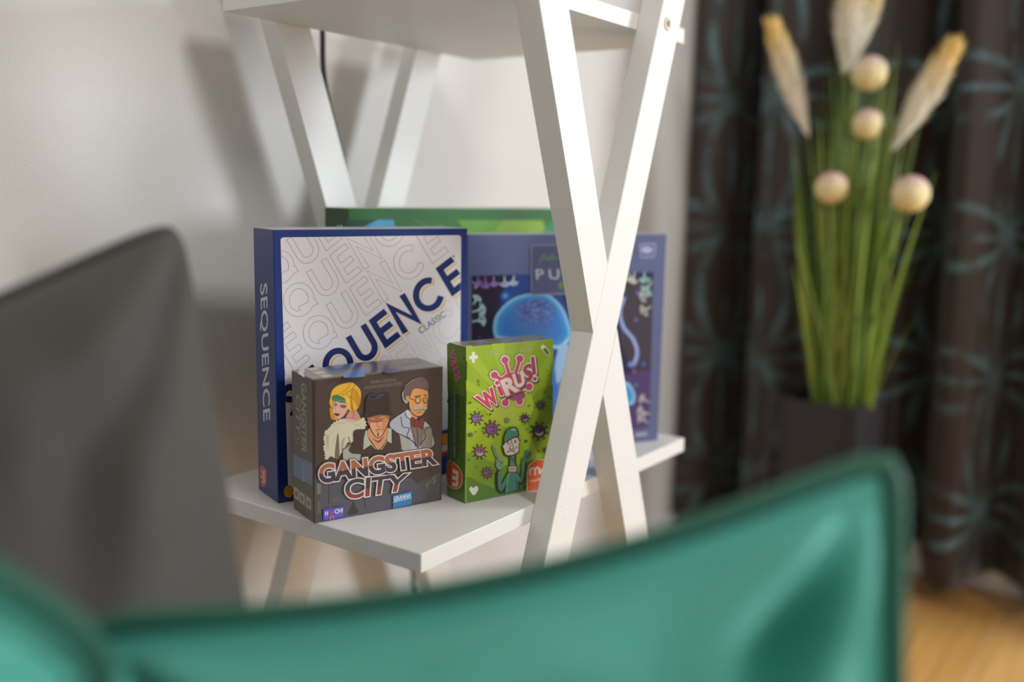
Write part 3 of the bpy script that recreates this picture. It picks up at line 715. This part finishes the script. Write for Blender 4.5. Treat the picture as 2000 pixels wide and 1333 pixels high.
k.line([(514, 812), (500, 880), (532, 884), (514, 812)], 6, (120, 74, 60)); k.line([(480, 905), (510, 892), (545, 905)], 6, OL, 3); k.ell(490, 836, 7, 12, (104, 112, 120), 12); k.ell(542, 826, 8, 12, (104, 104, 140), 12); k.line([(540, 878), (556, 862)], 5, OL)
k.layer(); k.poly([(622, 1200), (624, 1060), (640, 990), (690, 955), (760, 950), (810, 970), (810, 1160)], (232, 190, 150), 0); k.layer(); k.poly([(630, 1200), (632, 1062), (648, 998), (694, 963), (760, 958), (810, 978), (810, 1160)], (222, 96, 48), 0)
k.layer(); k.line([(650, 1070), (652, 1030), (672, 1018), (684, 1035), (684, 1068)], 12, (240, 220, 206), 3); k.line([(684, 1040), (698, 1014), (714, 1022), (716, 1062)], 12, (240, 220, 206), 3); k.ell(740, 1042, 20, 22, (240, 220, 206), 16)
k.text('muduko', [(645, 1098), (775, 1076), (775, 1100), (645, 1122)], (240, 214, 198), .01)
k.build('front_print', wir)
s2 = Face(*S, crop=W, coat=.3, rough=.28)
s2.poly([(48, 120), (180, 140), (182, 500), (52, 470)], (112, 146, 50)); s2.k = 2
for i in range(26):
    y = random.uniform(200, 1150); x = random.uniform(52, 176); s2.ell(x, y, 8, 12, random.choice([(74, 118, 58), (104, 140, 56), (64, 108, 50)]), 8)
s2.k = 3; s2.poly([(50, 972), (110, 985), (152, 1040), (162, 1110), (130, 1170), (52, 1140)], (232, 180, 150), 3); s2.k = 4; s2.poly([(52, 980), (108, 992), (146, 1044), (154, 1108), (126, 1160), (54, 1132)], (214, 96, 56), 3)
s2.k = 5; s2.text('m', [(128, 1050), (126, 1150), (88, 1140), (92, 1030)], (236, 214, 200), .05)
s2.k = 3; s2.ell(100, 280, 26, 55, (176, 80, 112), 16); s2.k = 4
s2.text('WiRUS!', [(96, 165), (146, 370), (112, 392), (64, 190)], (226, 190, 196), .07); s2.k = 5; s2.text('WiRUS!', [(96, 165), (146, 370), (112, 392), (64, 190)], (176, 50, 90), .02)
for x_, y0_, y1_, c_ in ((124, 452, 930, (92, 70, 84)), (101, 450, 950, (130, 140, 160)), (77, 448, 965, (118, 124, 146))):
    y = y0_                                    # rows of print too small to read
    while y < y1_:
        h_ = random.uniform(6, 13); s2.poly([(x_ - 6, y), (x_ + 7, y + 5), (x_ + 7, y + 5 + h_), (x_ - 6, y + h_)], c_); y += h_ + random.choice([4, 5, 5, 14])
s2.build('spine_print', wir)
t2 = Face(*Tp, crop=W, coat=.3, rough=.2); t2.poly([(200, 118), (730, 74), (800, 82), (230, 126)], (168, 120, 128)); t2.k = 2; t2.poly([(300, 108), (460, 96), (500, 100), (340, 114)], (196, 190, 180)); t2.poly([(560, 90), (700, 78), (740, 82), (610, 94)], (190, 176, 176)); t2.build('top_print', wir)

# ---- jellyfish puzzle
PB = (92, 100, 140)
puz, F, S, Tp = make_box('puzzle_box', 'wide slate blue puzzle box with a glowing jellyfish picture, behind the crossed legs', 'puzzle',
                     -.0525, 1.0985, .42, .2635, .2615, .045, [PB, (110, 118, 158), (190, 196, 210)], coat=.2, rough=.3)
Z = (880, 400, 2.666)
j = Face(*F, crop=Z, coat=.2, rough=.3)
pic = [(110, 372), (1055, 345), (1030, 1180), (110, 1330)]
pic = [(110, 370), (1058, 350), (1034, 1160), (110, 1330)]
j.poly(pic, (34, 34, 78)); j.clip = pic
j.layer(); j.poly([(110, 372), (300, 372), (240, 520), (180, 760), (110, 780)], (34, 28, 50)); j.poly([(900, 400), (1058, 380), (1040, 900), (960, 900), (880, 700)], (62, 56, 66)); j.poly([(820, 900), (1040, 860), (1034, 1160), (820, 1200)], (76, 60, 112))
j.layer(); j.poly([(300, 400), (500, 380), (640, 640), (560, 900), (380, 960), (260, 700)], (30, 62, 138), 4); j.poly([(540, 800), (860, 700), (860, 1260), (520, 1300)], (52, 112, 190), 4)
j.layer(); j.ell(285, 475, 26, 24, (40, 90, 176)); j.layer(); j.ell(285, 475, 11, 11, (90, 160, 220))
def bell(sc_, c):
    j.layer(); j.poly([(425 + (x - 425)*sc_, 610 + (y - 610)*sc_) for x, y in ((232, 640), (250, 570), (320, 500), (410, 470), (505, 475), (575, 540), (612, 630), (618, 690), (560, 745), (440, 720), (330, 705), (250, 700))], c, 4)
bell(1.05, (150, 202, 228)); bell(1.0, (92, 176, 224)); bell(.93, (58, 136, 206)); bell(.8, (54, 122, 196)); bell(.62, (62, 118, 190))
j.layer(); j.ell(440, 560, 110, 70, (72, 108, 182)); j.layer(); j.ell(445, 550, 70, 48, (74, 92, 168))
j.layer()
for i in range(60):
    a = random.uniform(0, 6.3); r = random.uniform(10, 95); j.ell(440 + r*math.cos(a)*1.1, 560 + r*math.sin(a)*.72, 4, 4, (130, 176, 220), 6)
j.layer(); j.line([(240, 690), (330, 702), (440, 718), (560, 742), (612, 700)], 12, (170, 214, 234), 5); j.poly([(560, 750), (620, 740), (600, 860), (550, 930)], (156, 190, 228), 3)
for x in (560, 575, 590, 610): j.line([(x, 760), (x - 14, 860), (x + 6, 960), (x - 16, 1100), (x - 6, 1250)], 6, (150, 190, 228), 4)
# seahorse-like trail and second jelly at the right
j.layer(); j.line([(905, 480), (880, 560), (900, 640), (950, 700), (972, 770), (955, 830), (925, 830)], 22, (120, 140, 204), 5); j.layer(); j.line([(905, 490), (886, 560), (905, 640), (952, 705), (970, 770), (954, 824)], 9, (168, 186, 230), 5)
j.layer(); j.poly([(880, 930), (930, 930), (962, 990), (950, 1040), (900, 1040), (880, 1000)], (140, 196, 226), 3); j.layer(); j.poly([(880, 945), (925, 945), (950, 990), (940, 1026), (900, 1026)], (64, 150, 214), 3)
for x, y, r, c in ((975, 460, 12, (120, 96, 190)), (965, 600, 9, (110, 110, 190)), (1005, 830, 12, (70, 100, 190)), (955, 868, 8, (150, 110, 190)), (965, 940, 9, (80, 140, 180)), (150, 690, 6, (90, 90, 170))): j.ell(x, y, r, r, c, 12)
def coral(x, y, a, L, d, col, wd):
    if d == 0: return
    x1, y1 = x + L*math.cos(a), y + L*math.sin(a); j.line([(x, y), (x1, y1)], wd, col)
    for s in (-.65, 0, .6): coral(x1, y1, a + s + random.uniform(-.2, .2), L*.68, d - 1, col, wd*.8)
j.layer()
for x, y, a, L, c in ((140, 372, 1.4, 20, (130, 96, 160)), (180, 374, 1.5, 26, (136, 100, 170)), (225, 374, 1.6, 22, (150, 120, 180)), (280, 372, 1.5, 24, (170, 180, 210)), (330, 370, 1.7, 22, (182, 200, 216)), (112, 560, -.3, 30, (180, 214, 214)), (112, 610, -.2, 30, (176, 210, 214)), (118, 520, -1.0, 22, (180, 214, 214)), (112, 400, .8, 18, (150, 130, 180)),
                      (1050, 400, 2.2, 30, (150, 196, 190)), (1050, 470, 3.0, 28, (176, 182, 184)), (1045, 530, 2.6, 26, (180, 184, 184)), (960, 350, 1.8, 26, (190, 196, 190)), (1010, 350, 1.6, 24, (150, 196, 196)), (1036, 1030, 3.6, 24, (176, 172, 176)), (1036, 1090, 3.4, 28, (180, 176, 180)), (1030, 1140, 3.8, 26, (176, 172, 176)), (930, 355, 1.4, 20, (184, 190, 186))):
    coral(x, y, a, L, 4, c, 8)
j.layer(); j.line([(420, 212), (900, 205), (905, 455), (420, 470), (420, 212)], 5, (150, 160, 190)); j.clip = None; j.k += 1; j.poly([(422, 214), (898, 207), (902, 452), (422, 467)], (78, 84, 122)); j.layer(); j.line([(420, 212), (900, 205), (905, 455), (420, 470), (420, 212)], 4, (150, 160, 190))
j.text('PUZZLE', [(444, 338), (860, 330), (862, 382), (448, 390)], (206, 208, 216), .0, 1.5)
j.line([(462, 305), (475, 270), (490, 262), (478, 292)], 5, (110, 150, 70), 3); j.line([(492, 285), (505, 272), (512, 288), (530, 258), (532, 286), (545, 276), (560, 284)], 5, (110, 150, 70), 3); j.ell(575, 420, 12, 18, (96, 140, 60))
j.layer(); j.poly([(985, 205), (1060, 200), (1068, 212), (1064, 266), (1052, 276), (990, 278), (982, 262), (980, 220)], (150, 160, 196), 2); j.layer(); j.poly([(991, 211), (1056, 207), (1061, 215), (1058, 262), (1049, 269), (994, 271), (989, 260), (987, 222)], (98, 106, 150), 2); j.layer(); j.ell(1022, 236, 30, 18, (168, 176, 206)); 
for i in range(4): j.ell(970 + i*15, 1200 - i*2, 6, 11, (186, 186, 206), 10)
j.build('front_print', puz)

# ---- green game box at the back
GX, GY, GA = -.1815, 1.073, .78
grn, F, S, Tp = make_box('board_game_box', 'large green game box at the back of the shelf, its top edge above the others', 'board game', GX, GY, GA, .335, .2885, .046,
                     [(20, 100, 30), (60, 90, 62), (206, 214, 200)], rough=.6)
g4 = Face(*F, crop=(640, 380, 4.348), rough=.6)
g4.poly([(156, 214), (2050, 214), (2050, 330), (156, 330)], (22, 104, 30)); g4.k = 2; g4.poly([(158, 216), (420, 216), (300, 300), (158, 300)], (4, 62, 40)); g4.poly([(1100, 218), (1820, 220), (1860, 330), (1180, 330)], (92, 150, 30)); g4.k = 3
g4.poly([(1500, 220), (1830, 222), (1860, 330), (1400, 330)], (128, 170, 34)); g4.poly([(1900, 226), (2000, 226), (2000, 330), (1810, 330)], (10, 130, 84))
g4.k = 4; g4.poly([(425, 216), (560, 216), (580, 300), (570, 420), (200, 420), (280, 290)], (66, 160, 202))
for i in range(5): g4.ell(750 + i*22, 222 + i*10, 6, 4, (130, 180, 130), 8)
g4.build('front_print', grn)
g5 = Face(*S, crop=(640, 380, 4.348), coat=.2, rough=.3); g5.text('IA', [(84, 262), (134, 262), (134, 292), (84, 292)], (226, 230, 224), .03); g5.build('spine_print', grn)

# ------------------------------------------------------------------ cushions
def cushion(name, label, TL, TR, BR_, BL, half, col, pipe_col, seed, folds=.010, pipe_r=.0045, rough=.6, sheen=.8, pinch=.06, wr=1., fl=.93, rnd=.013):
    c = (TL + TR + BR_ + BL)/4; c0 = Vector((c.x, c.y, min(p.z for p in (BL, BR_))))
    t = thing(name, c0, label, 'cushion')
    ex, ey = ((TR + BR_) - (TL + BL)).normalized(), ((TL + TR) - (BL + BR_)).normalized(); nn = ex.cross(ey).normalized()
    if nn.dot(Vector((0, 0, H)) - c) < 0: nn = -nn
    def base(s, q):                             # s, q in -1..1; sides bow inwards between pointed corners
        a, b = (s + 1)/2, (q + 1)/2
        P = (BL*(1 - a) + BR_*a)*(1 - b) + (TL*(1 - a) + TR*a)*b
        W_ = (TR - TL).length/2
        P = P - (ex*s + ey*q)*(rnd*abs(s*q)**10)
        return P - ex*(s*pinch*W_*(1 - q*q)) - ey*(q*pinch*W_*(1 - s*s))
    def thick(s, q):
        s, q = min(1, abs(s)/fl), min(1, abs(q)/fl); e = max(0, (1 - s**2.4)*(1 - q**2.4)); return half*e**.40
    n = 56; bm = bmesh.new()
    for side in (1, -1):
        G_ = []
        for i in range(n + 1):
            row = []
            for k_ in range(n + 1):
                s = math.sin((i/n - .5)*math.pi*.98)/math.sin(.5*math.pi*.98); q = math.sin((k_/n - .5)*math.pi*.98)/math.sin(.5*math.pi*.98)
                th = thick(s, q); P = base(s, q); f = 0
                for cx_, cy_ in ((1, 1), (-1, 1), (1, -1), (-1, -1)):     # creases running out of each corner
                    dx, dy = s - cx_, q - cy_; r = math.hypot(dx, dy); an = math.atan2(dy*cy_, dx*cx_)
                    f += math.sin(an*9 + seed + 3*noise.noise(Vector((s*1.2, q*1.2, seed))))*math.exp(-(r - .35)**2*5)
                f = f*folds + wr*.010*noise.noise(Vector((s*2.1 + seed, q*1.6, side)))+ wr*.004*noise.noise(Vector((s*5 + seed, q*4, side)))
                row.append(bm.verts.new(P + nn*side*(th + f*min(1, th/half*1.3)) - c0))
            G_.append(row)
        for i in range(n):
            for k_ in range(n):
                q4 = (G_[i][k_], G_[i + 1][k_], G_[i + 1][k_ + 1], G_[i][k_ + 1]); bm.faces.new(q4 if side == 1 else q4[::-1])
    bmesh.ops.remove_doubles(bm, verts=bm.verts, dist=.0002); bmesh.ops.recalc_face_normals(bm, faces=bm.faces)
    obj('cover', bm, mat(name + ' velvet', col, rough, .3, 900, sheen=sheen, var=.06, vscale=9), t, smooth=True)
    if pipe_r:
        pts = []
        for e_ in range(4):
            for i in range(30):
                a = -1 + 2*i/30; s, q = ((a, 1), (1, -a), (-a, -1), (-1, a))[e_]
                rr = .985; pts.append(base(s*rr, q*rr) + ex*s*.006 + ey*q*.006 - c0)
        bm = bmesh.new(); tube(bm, pts, pipe_r, 10, True)
        obj('piping', bm, mat(name + ' piping', pipe_col, rough, sheen=sheen*.6), t, smooth=True)
    return t
def W3(x, y, z): return Vector((x, y, z + H))
TEAL = (80, 172, 156)
cushion('throw_cushion', 'emerald green velvet cushion with piped edge, wide across the bottom foreground', W3(-.200, .425, -.202), W3(.190, .462, -.120), W3(.228, .345, -.50), W3(-.215, .315, -.50), .062, TEAL, (30, 94, 78), 1.3, .032, .0058, pinch=.13, wr=3.8)
cushion('throw_cushion', 'emerald green velvet cushion corner at the lower left, in front of the grey one', W3(-.405, .20, .13), W3(-.158, .372, -.188), W3(-.222, .285, -.51), W3(-.50, .12, -.33), .055, TEAL, (30, 94, 78), 4.1, .028, .0055, wr=3.2)
cushion('throw_cushion', 'plain charcoal grey cushion standing upright at the left behind the green ones', W3(-.50, .345, -.135), W3(-.209, .632, -.012), W3(-.122, .60, -.50), W3(-.43, .31, -.50), .108, (74, 72, 69), (74, 72, 69), 2.2, .012, 0, .8, .25, .085, 2.2, fl=.97, rnd=.014)

# low sofa seat under the cushions (below the frame)
sofa = thing('sofa', uv(-.2, .4, -H), 'low grey sofa seat carrying the cushions, just below the picture', 'sofa', None, NA)
M_SOFA = mat('grey sofa fabric', (120, 118, 114), .85, .3, 500)
bm = bmesh.new(); box_bm(bm, -.98, .74, -.52, .44, .10, .17); bevel(bm, .01, 3); obj('base', bm, M_SOFA, sofa)
bm = bmesh.new(); box_bm(bm, -.98, .74, -.52, .44, .171, H - .53); bevel(bm, .02, 4); obj('seat_cushion', bm, M_SOFA, sofa, smooth=True)
for sx in (-.9, .66):
    for sy in (-.45, .37):
        bm = bmesh.new(); box_bm(bm, sx - .02, sx + .02, sy - .02, sy + .02, 0, .10); bevel(bm, .003); obj('leg', bm, mat('dark wood', (60, 44, 34), .5), sofa)

# ------------------------------------------------------------------ planter with artificial grass
PZ = -.36                                   # rim height relative to the eye
near = ray(1665, 799); near = near*(PZ/near.z)
side = .133; ang = math.radians(43)
dl = Vector((-math.cos(ang), math.sin(ang), 0)); dr = Vector((math.sin(ang), math.cos(ang), 0))
ctr = Vector((near.x, near.y, 0)) + dl*side/2 + dr*side/2
pl = thing('potted_plant', Vector((ctr.x, ctr.y, 0)), 'tall artificial grass with round flowers and feathery plumes in a square black planter', 'plant', None, math.atan2(dr.y, dr.x))
M_BLK = mat('matt black metal', (44, 42, 46), .45, spec=.4)
hz = H + PZ; hs = side/2
bm = bmesh.new(); box_bm(bm, -hs, hs, -hs, hs, .05, hz); 
top = [f for f in bm.faces if f.normal.z > .9] or [max(bm.faces, key=lambda f: f.calc_center_median().z)]
r = bmesh.ops.inset_region(bm, faces=top, thickness=.006); r = bmesh.ops.extrude_face_region(bm, geom=top)
vs = [v for v in r['geom'] if isinstance(v, bmesh.types.BMVert)]; bmesh.ops.translate(bm, verts=vs, vec=(0, 0, -.03)); bmesh.ops.delete(bm, geom=top, context='FACES')
bmesh.ops.recalc_face_normals(bm, faces=bm.faces); obj('pot', bm, M_BLK, pl)
bm = bmesh.new(); ho = hs + .013
for a in (-1, 1):
    for b in (-1, 1): box_bm(bm, a*ho - .004, a*ho + .004, b*ho - .004, b*ho + .004, 0, hz + .004)
for z in (.052,):
    for a in (-1, 1): box_bm(bm, -ho, ho, a*ho - .004, a*ho + .004, z, z + .008); box_bm(bm, a*ho - .004, a*ho + .004, -ho, ho, z, z + .008)
obj('stand_frame', bm, M_BLK, pl)
bm = bmesh.new(); box_bm(bm, -hs + .007, hs - .007, -hs + .007, hs - .007, hz - .05, hz - .018); obj('soil', bm, mat('dark soil', (40, 32, 26), .9, .8, 120), pl)
Minv = parent_world(pl); dep = f0.dot(Vector((ctr.x, ctr.y, 0)))
def pp(px, py, dd=0):                         # a point of the plant seen at px, py and dd metres behind its axis
    d = ray(px, py); t = (Vector((ctr.x, ctr.y, 0)).length + dd)/Vector((d.x, d.y, 0)).length
    return Minv @ (d*t + Vector((0, 0, H)))
M_GRASS = [mat('grass blade', (126, 152, 52), .5), mat('dark grass blade', (92, 122, 46), .5), mat('pale grass blade', (150, 164, 76), .5)]
def blade(bm, A, B, C, w, mi):
    n = 9; P = [A*(1 - t)**2 + B*2*t*(1 - t) + C*t*t for t in [i/n for i in range(n + 1)]]
    ax = Vector((random.uniform(-1, 1), random.uniform(-1, 1), 0)).normalized(); prev = None
    for i, p in enumerate(P):
        ww = w*(1 - (i/n)**2.2) + .0002; a, b, c = bm.verts.new(p - ax*ww), bm.verts.new(p + ax.yx.to_3d().cross(Vector((0, 0, 1)))*.0 + Vector((ax.y, -ax.x, 0))*ww*.5), bm.verts.new(p + ax*ww)
        if prev:
            for q in ((prev[0], prev[1], b, a), (prev[1], prev[2], c, b)):
                f = bm.faces.new(q); f.material_index = mi; f.smooth = True
        prev = (a, b, c)
bm = bmesh.new()
for i in range(340):
    bx = random.gauss(1640, 34); bx = max(1590, min(1700, bx)); f = (bx - 1640)/60
    r_ = random.random()
    tx = 1662 + f*112 + random.gauss(0, 36); ty = random.choice([random.uniform(170, 420), random.uniform(240, 520), random.uniform(420, 620)])
    tx = max(1548, min(1830, tx))
    if random.random() < .1: ty = random.uniform(60, 200); tx = random.uniform(1600, 1760)
    dd = random.uniform(-.05, .05); A = pp(bx, 800, dd*.5); C = pp(tx, ty, dd*1.5); m_ = pp(bx + (tx - bx)*.32, (800 + ty)/2, dd)
    blade(bm, A, m_, C, random.uniform(.0026, .0055), random.choice([0, 0, 0, 1, 1, 2]))
gb = obj('grass_blades', bm, M_GRASS, pl); gb['kind'] = 'stuff'
M_STEM = mat('green stem', (92, 116, 44), .5)
def ball_mat():
    m = mat('cream and pink bobble', (222, 200, 150), .8, .8, 500); nt = m.node_tree
    tc = nt.nodes.new('ShaderNodeTexCoord'); sp3 = nt.nodes.new('ShaderNodeSeparateXYZ'); rp = nt.nodes.new('ShaderNodeValToRGB')
    nt.links.new(tc.outputs['Generated'], sp3.inputs[0]); nt.links.new(sp3.outputs[2], rp.inputs[0]); nt.links.new(rp.outputs[0], nt.nodes['Principled BSDF'].inputs['Base Color'])
    rp.color_ramp.elements[0].position = .2; rp.color_ramp.elements[0].color = lin((226, 206, 144)); rp.color_ramp.elements[1].position = .98; rp.color_ramp.elements[1].color = lin((216, 172, 176))
    e = rp.color_ramp.elements.new(.62); e.color = lin((230, 212, 168)); return m
M_BALL = ball_mat()
for bx, by, rr, dd, sx in ((1698, 143, 34, -.04, 1652), (1694, 243, 30, -.05, 1660), (1624, 367, 31, -.06, 1628), (1778, 379, 36, -.07, 1668)):
    c = pp(bx, by, dd); R_ = rr/FPX*(Minv.inverted() @ c - Vector((0, 0, H))).dot(f0)
    bm = bmesh.new(); bmesh.ops.create_icosphere(bm, subdivisions=4, radius=R_)
    for v in bm.verts: v.co += v.co.normalized()*R_*.05*noise.noise(v.co*400)
    bmesh.ops.translate(bm, verts=bm.verts, vec=c); fl = obj('flower_ball', bm, M_BALL, pl, smooth=True)
    bm = bmesh.new(); tube(bm, catmull([tuple(pp(sx, 800, 0)), tuple(pp((sx*2 + bx)/3, 620, dd*.5)), tuple(c - Vector((0, 0, R_*.95)))], 6), .0016, 6); obj('stem', bm, M_STEM, fl, smooth=True)
def plume_mat():
    m = mat('feathery plume', (226, 206, 160), .9); nt = m.node_tree; at = nt.nodes.new('ShaderNodeUVMap'); sp3 = nt.nodes.new('ShaderNodeSeparateXYZ'); rp = nt.nodes.new('ShaderNodeValToRGB')
    nt.links.new(at.outputs[0], sp3.inputs[0]); nt.links.new(sp3.outputs[0], rp.inputs[0]); nt.links.new(rp.outputs[0], nt.nodes['Principled BSDF'].inputs['Base Color'])
    rp.color_ramp.elements[0].position = .45; rp.color_ramp.elements[0].color = lin((250, 244, 226)); rp.color_ramp.elements[1].position = .85; rp.color_ramp.elements[1].color = lin((246, 214, 130)); return m
M_PL = plume_mat()
def plume(base, tip, wpx, foot, dd):
    A, B = pp(*base, dd), pp(*tip, dd); ax = (B - A); L_ = ax.length; ax.normalize(); W_ = wpx/FPX*2.3
    s = ax.cross(Vector((0, 0, 1)) if abs(ax.z) < .99 else Vector((1, 0, 0))).normalized(); q = s.cross(ax)
    bm = bmesh.new(); ul = bm.loops.layers.uv.new('UVMap')
    for i in range(1500):
        t = random.random()**.9; an = random.uniform(0, 6.283); p = A + ax*L_*t*.86
        wr = W_*.5*math.sin(min(1, (t + .08)*1.25)*math.pi*.62)*random.uniform(.55, 1)*(1 - .45*t**4); out = s*math.cos(an) + q*math.sin(an)
        e = p + ax*L_*random.uniform(.08, .24) + out*wr; sd = out.cross(ax)*.0011
        mid = (p + e)/2 + out*wr*.25
        v = [bm.verts.new(x) for x in (p - sd, p + sd, mid + sd*1.3, mid - sd*1.3, e + sd*.3, e - sd*.3)]
        for f_ in ((v[0], v[1], v[2], v[3]), (v[3], v[2], v[4], v[5])):
            f = bm.faces.new(f_)
            for lp in f.loops: lp[ul].uv = (t*.86 + .12*(lp.vert in v[4:]), 0)
    o_ = obj('plume', bm, M_PL, pl)
    bm = bmesh.new(); tube(bm, catmull([tuple(pp(foot, 800, 0)), tuple(pp((foot + base[0])/2, (800 + base[1])/2, dd*.6)), tuple(A), tuple(A + ax*L_*.8)], 6), .0016, 6); obj('stem', bm, M_STEM, o_, smooth=True)
plume((1580, 272), (1508, 45), 52, 1618, .0); plume((1648, 150), (1672, -70), 66, 1640, .02); plume((1738, 300), (1866, 82), 56, 1672, -.02); plume((1656, 140), (1720, -40), 40, 1646, .04)
